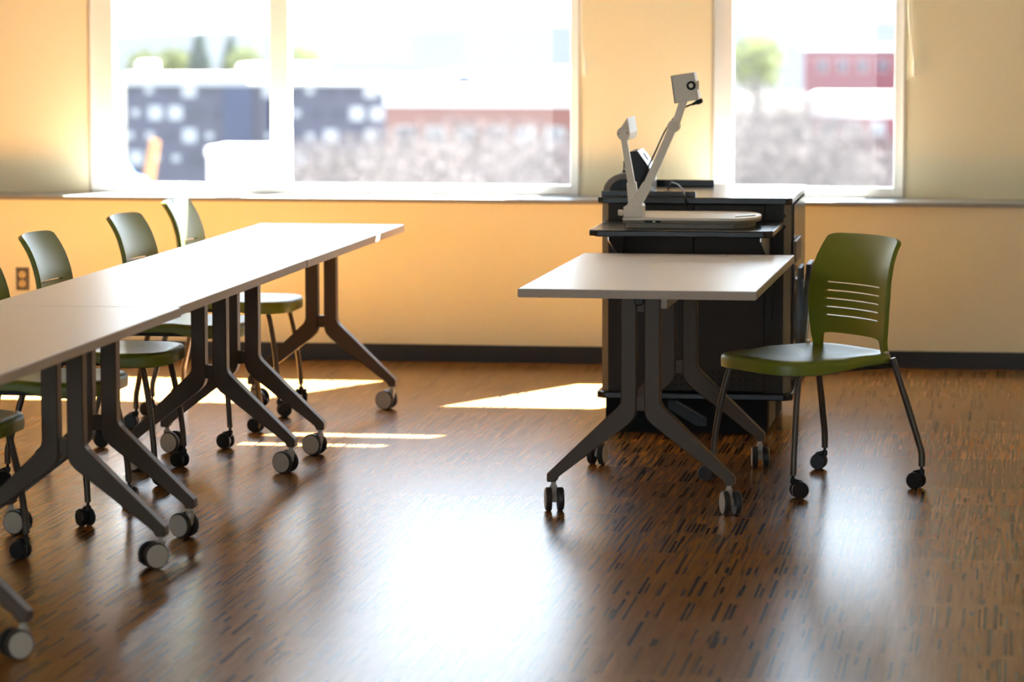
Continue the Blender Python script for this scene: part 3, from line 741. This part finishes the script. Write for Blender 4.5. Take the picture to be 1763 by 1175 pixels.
MB().lathe([(0.016, 0), (0.016, 0.002), (0.010, 0.003), (0, 0.003)], 18).build('grommet', MT['black'], t)

# ------------------------------------------------------------------ the town outside the windows
GZ = -18.0
MT['ground'] = mat('pale winter ground', (0.035, 0.034, 0.030), 0.9, spec=0.0, var=0.25, scale=0.05)
MT['hill'] = mat('wooded hill', (0.0110, 0.0124, 0.0145), 0.95, spec=0.0, var=0.06, scale=0.02)
MT['navy'] = mat('dark slate cladding', (0.040, 0.043, 0.064), 0.7, spec=0.0, var=0.1, scale=0.5)
MT['navy2'] = mat('blue slate cladding', (0.020, 0.030, 0.060), 0.7, spec=0.0, var=0.1, scale=0.5)
MT['roofw'] = mat('white roof membrane', (0.34, 0.34, 0.34), 0.8, spec=0.0, var=0.04, scale=0.3)
MT['concrete'] = mat('pale fascia', (0.55, 0.53, 0.50), 0.8, spec=0.0, var=0.05, scale=0.3)
MT['brick'] = mat('red brick', (0.16, 0.075, 0.06), 0.85, spec=0.0, var=0.15, scale=2.0)
MT['brick2'] = mat('dark red brick', (0.15, 0.055, 0.06), 0.85, spec=0.0, var=0.12, scale=2.0)
MT['wpale'] = mat('pale window pane', (0.26, 0.26, 0.26), 0.6, spec=0.0, var=0.03, scale=1)  # plain pale colour for some of the panes
MT['wdark'] = mat('dark window glass', (0.03, 0.034, 0.048), 0.15, spec=0.0, var=0.1, scale=1)
MT['twig'] = mat('pale bare twigs', (0.080, 0.069, 0.067), 0.9, spec=0.0, var=0.3, scale=0.8)
MT['bark'] = mat('grey bark', (0.05, 0.042, 0.038), 0.9, spec=0.0, var=0.2, scale=2)
MT['leafy'] = mat('yellow green foliage', (0.09, 0.10, 0.03), 0.9, spec=0.0, var=0.35, scale=1.0)
MT['pine'] = mat('dark pine foliage', (0.035, 0.05, 0.04), 0.9, spec=0.0, var=0.3, scale=1.0)
MT['van'] = mat('white vehicle paint', (0.80, 0.80, 0.80), 0.3, spec=0.0)
MT['blue'] = mat('blue vehicle paint', (0.05, 0.10, 0.40), 0.3, spec=0.0)
MT['orange'] = mat('orange machine paint', (0.10, 0.05, 0.02), 0.6, spec=0.0)

struct(MB().box(-900, 900, OY+8, 700, GZ-1, GZ).build('terrain', MT['ground']))
def hills(name, y0, y1, peaks, seed):
    rnd = random.Random(seed); b = MB(); nx, ny = 90, 10
    vs_ = []; fs = []
    for j in range(ny+1):
        v = j/ny; yy = y0+(y1-y0)*v
        for i in range(nx+1):
            u = i/nx; xx = (-0.40+0.50*u)*yy
            h = sum(lerp_tab(peaks, u+0.03*k) for k in (-2, -1, 0, 1, 2))/5+rnd.uniform(-0.03, 0.03)
            vs_.append((xx, yy, GZ-0.4+(h-GZ+0.4)*math.sin(PI*0.5*min(1, v*1.15))))
    for j in range(ny):
        for i in range(nx): fs.append((j*(nx+1)+i, j*(nx+1)+i+1, (j+1)*(nx+1)+i+1, (j+1)*(nx+1)+i))
    return struct(b.add(vs_, fs).build(name, MT['hill'], smooth=True))
hills('hill', 640, 1500, [(0.0, -20), (0.27, -18.5), (0.36, -15.0), (0.45, -16.5), (0.54, -12.5), (0.62, -12), (0.72, -9.6), (0.77, -13.5), (0.82, -14.5), (1.0, -13)], 3)

def building(name, label, x0, x1, y0, y1, ztop, wall, roof_over=0.4, fascia=0.8, rows=(), extra=None):
    t = thing(name, label, 'building', (0.5*(x0+x1), y0, GZ))
    ox = 0.5*(x0+x1); hx = 0.5*(x1-x0); H = ztop-GZ
    MB().box(-hx, hx, 0, y1-y0, 0, H-0.02).build('walls', wall, t)
    MB().box(-hx-roof_over, hx+roof_over, -roof_over, y1-y0+roof_over, H, H+0.35).build('roof', MT['roofw'], t)
    if fascia: MB().box(-hx-0.1, hx+0.1, -0.12, -0.002, H-fascia, H-0.01).build('fascia', MT['concrete'], t)
    for (wx, wz, ww, wh, mt) in rows:
        f = MB().box(wx-ww/2, wx+ww/2, -0.10, -0.003, wz-wh/2, wz+wh/2).build('window', MT['navy2'] if wall is MT['navy'] else MT['concrete'], t)
        MB().box(wx-ww/2+0.08, wx+ww/2-0.08, -0.13, -0.102, wz-wh/2+0.08, wz+wh/2-0.08).build('pane', mt, f)
    return t
rnd = random.Random(11)
# dark residence hall on the left
rows = []
for r in range(4):
    for c in range(13):
        wx = -12.2+c*1.95+(0.6 if r % 2 else 0)
        if -2.6 < wx < 0.4 or wx > 12.3: continue
        wide = rnd.random() < 0.45
        rows.append((wx, 17.0-7.2-r*2.15+7.2-1.9-4.9, 1.5 if wide else 0.9, 1.45 if wide else 0.8, MT['wpale'] if rnd.random() < 0.55 else MT['wdark']))
rows = [(a, 9.4-r_, w, h, m) for (a, _, w, h, m), r_ in zip(rows, [2.15*k for k in range(4) for _ in range(13)][:len(rows)])] if False else rows
res = building('apartment_block', 'dark slate apartment block with scattered pale windows and a white flat roof', -84.0, -58.6, 320, 345, -7.3, MT['navy'], rows=[(a, z, w, h, m) for a, z, w, h, m in rows], fascia=0)
MB().box(-2.9, -0.1, -0.9, -0.14, 0.2, 10.6).build('stair_tower', MT['navy2'], res)
MB().box(-12.6, -0.5, -0.5, 3, 11.06, 11.7).build('parapet', MT['roofw'], res)
MB().box(-3.0, 4.0, 6, 14, 11.06, 12.4).build('roof_plant', MT['concrete'], res)
MB().box(-13.0, -11.9, 6, 10, 11.06, 12.7).build('roof_hatch', MT['roofw'], res)
# low brick building in the middle
mid = building('school_building', 'low red brick building with a wide white flat roof in the left window', -47.7, -30.5, 260, 300, -6.2, MT['brick'], fascia=0.95,
               rows=[(-7.0+k*2.3, 8.6, 1.4, 1.3, MT['wpale'] if k % 3 else MT['wdark']) for k in range(7)])
MB().box(-8.0, 8.9, 10, 38, 12.16, 12.9).build('upper_roof', MT['roofw'], mid)
MB().box(-4.6, -3.4, 9.0, 9.98, 12.36, 13.1).build('roof_vent', MT['navy'], mid)
# right window: long red block far off and a low white roofed block in front
building('brick_hall', 'long dark red brick hall high in the right window', -31.6, -14.0, 520, 545, -7.4, MT['brick2'], fascia=0,
         rows=[(-6.0+k*3.0, 8.2, 1.2, 1.6, MT['wdark']) for k in range(5)])
building('annex_building', 'low annex with a broad white roof edge in the right window', -19.3, -9.0, 330, 345, -8.9, MT['brick2'], fascia=1.5,
         rows=[(-3.6+k*2.4, 6.4, 1.3, 1.4, MT['wdark'] if k % 2 else MT['wpale']) for k in range(4)])
# white kiosk and vehicles at the foot of the dark block
kb = building('site_office', 'small white site office in front of the dark apartment block', -39.1, -36.3, 165, 169, -6.4, MT['roofw'], roof_over=0.1, fascia=0, rows=[(-0.5, 10.9, 0.7, 0.6, MT['wdark'])])
ex = thing('excavator', 'orange excavator arm raised in front of the dark apartment block', 'excavator', (-40.6, 160, GZ))
MB().box(-1.6, 1.2, -1.2, 1.2, 0.8, 3.0).build('cab', MT['orange'], ex, bevel=0.2)
MB().box(-1.8, 1.8, -1.3, 1.3, 0.0, 0.8).build('tracks', MT['black'], ex, bevel=0.2)
MB().prism([(0.6, 2.4), (0.2, 2.6), (-0.5, 10.4), (-0.1, 12.6), (0.25, 12.5), (-0.1, 10.4)], -0.2, 0.2, 'y').build('boom', MT['orange'], ex)
van = thing('van', 'blue van parked below the dark apartment block', 'van', (-40.5, 150, -7.7))
MB().prism([(-1.9, 0.35), (1.9, 0.35), (1.9, 0.9), (1.3, 1.1), (0.9, 1.75), (-1.9, 1.75)], -0.9, 0.9, 'y').build('body', MT['blue'], van, bevel=0.1)
for wx in (-1.2, 1.2): MB().lathe([(0, -1.0), (0.34, -1.0), (0.34, 1.0), (0, 1.0)], 16, tr(wx, 0, 0.34) @ rotx(PI/2)).build('wheel', MT['tyre'], van)
deck = struct(MB().box(-46, -33.0, 142, 158, GZ, -7.71).build('terrace', MT['concrete']))

def tree(label, x, y, ztop, rad, kind, group, dens=1.0, seed=0):
    """trunk, forked limbs and a crown of fine twigs or leaf tufts"""
    rn = random.Random(seed*17+5)
    H = ztop-GZ
    t = thing('bare_tree' if kind == 'bare' else ('pine_tree' if kind == 'pine' else 'leafy_tree'), label, 'tree', (x, y, GZ), rn.uniform(0, 6.28), group)
    hz = H-rad*1.9
    MB().tube([(0, 0, 0), (rn.uniform(-.2, .2), 0.1, hz*0.6), (0.1, rn.uniform(-.2, .2), hz+rad*0.5)], [0.30, 0.22, 0.12], 8).build('trunk', MT['bark'], t)
    lb = MB(); tips = []
    for k in range(12):
        a = 2*PI*k/12+rn.uniform(-.3, .3); e = rn.uniform(0.25, 1.3); L = rad*rn.uniform(0.7, 1.05)
        p0 = Vector((0, 0, hz*rn.uniform(0.7, 1.0)))
        p1 = p0+Vector((math.cos(a)*math.cos(e), math.sin(a)*math.cos(e), math.sin(e)))*L*0.5
        p2 = p1+Vector((math.cos(a+.3)*math.cos(e+.2), math.sin(a+.3)*math.cos(e+.2), math.sin(e+.2)))*L*0.6
        lb.tube([p0, p1, p2], [0.10, 0.06, 0.02], 5); tips += [p1, p2]
    lb.build('limbs', MT['bark'], t)
    cb = MB(); c = Vector((0, 0, H-rad))
    n = int((4200 if kind == 'bare' else 1100)*dens)
    for k in range(n):
        d = Vector((rn.gauss(0, 1), rn.gauss(0, 1), rn.gauss(0, 1))).normalized()*rad*(rn.random()**0.45)
        if kind == 'pine': d = Vector((d.x*0.6*(1.2-(d.z+rad)/(2*rad)), d.y*0.6*(1.2-(d.z+rad)/(2*rad)), d.z*1.1))
        p = c+d
        q = Vector((rn.gauss(0, 1), rn.gauss(0, 1), rn.gauss(0, 1)+0.6)).normalized()
        s_ = q.cross(Vector((rn.random(), rn.random(), rn.random()))).normalized()
        L = rn.uniform(0.35, 0.8)*rad/3.0; w = (0.016 if kind == 'bare' else 0.16)*rad/3.0
        w2 = s_.cross(q)*w*0.6
        cb.add([p-s_*w, p+s_*w, p+w2, p+q*L], [(0, 1, 3), (1, 2, 3), (2, 0, 3), (0, 2, 1)])
    k = cb.build('twigs' if kind == 'bare' else 'foliage', MT['twig'] if kind == 'bare' else (MT['pine'] if kind == 'pine' else MT['leafy']), t)
    k['kind'] = 'stuff'
    return t
GB = 'bare trees in front of the low brick building'
LB_ = 'pale bare tree in the blurred thicket seen through the wide left window'
for i, (k, py) in enumerate(zip([-.135, -.172, -.203, -.152, -.187, -.130, -.165, -.208, -.142, -.178, -.157, -.195], [215, 235, 245, 205, 225, 220, 200, 240, 205, 215, 200, 230])):
    y = 100+7.5*i
    tree(LB_, k*y, y, EYE-(py+19)/5934*y, 2.7, 'bare', GB, seed=i)
GB2 = 'bare trees filling the right window'
for i, (k, py) in enumerate(zip([-.058, -.038, -.074, -.049, -.033, -.066, -.043, -.057, -.077], [190, 255, 165, 200, 245, 150, 210, 160, 135])):
    y = 96+7.5*i
    tree('pale bare tree in the blurred thicket filling the right window', k*y, y, EYE-(py+19)/5934*y, 2.7, 'bare', GB2, seed=40+i)
tree('yellow green leafy tree standing above the thicket at the upper left of the right window', -14.9, 200, -0.9, 1.7, 'leafy', None, 1.0, 71)
for i, (x, y, zt, r, kd, lab) in enumerate([
        (-123.1, 480, -6.7, 3.0, 'leafy', 'hazy yellow green tree behind the left end of the dark apartment block'),
        (-121.2, 490, -6.5, 3.0, 'leafy', 'hazy pale green tree beside the pointed blue pine behind the dark apartment block'),
        (-112.6, 470, -4.3, 3.4, 'pine', 'pointed bluish pine, left of the two behind the dark apartment block'),
        (-112.6, 490, -4.9, 3.6, 'pine', 'bluish pine, right of the two, next to the mullion of the wide window'),
        (-105.9, 470, -5.9, 3.0, 'leafy', 'hazy green tree half behind the mullion of the wide window'),
        (-102.3, 490, -6.2, 3.2, 'leafy', 'hazy green tree just right of the mullion, above the dark roof')]):
    tree(lab, x, y, zt, r, kd, 'trees behind the dark apartment block', 0.9, 90+i)
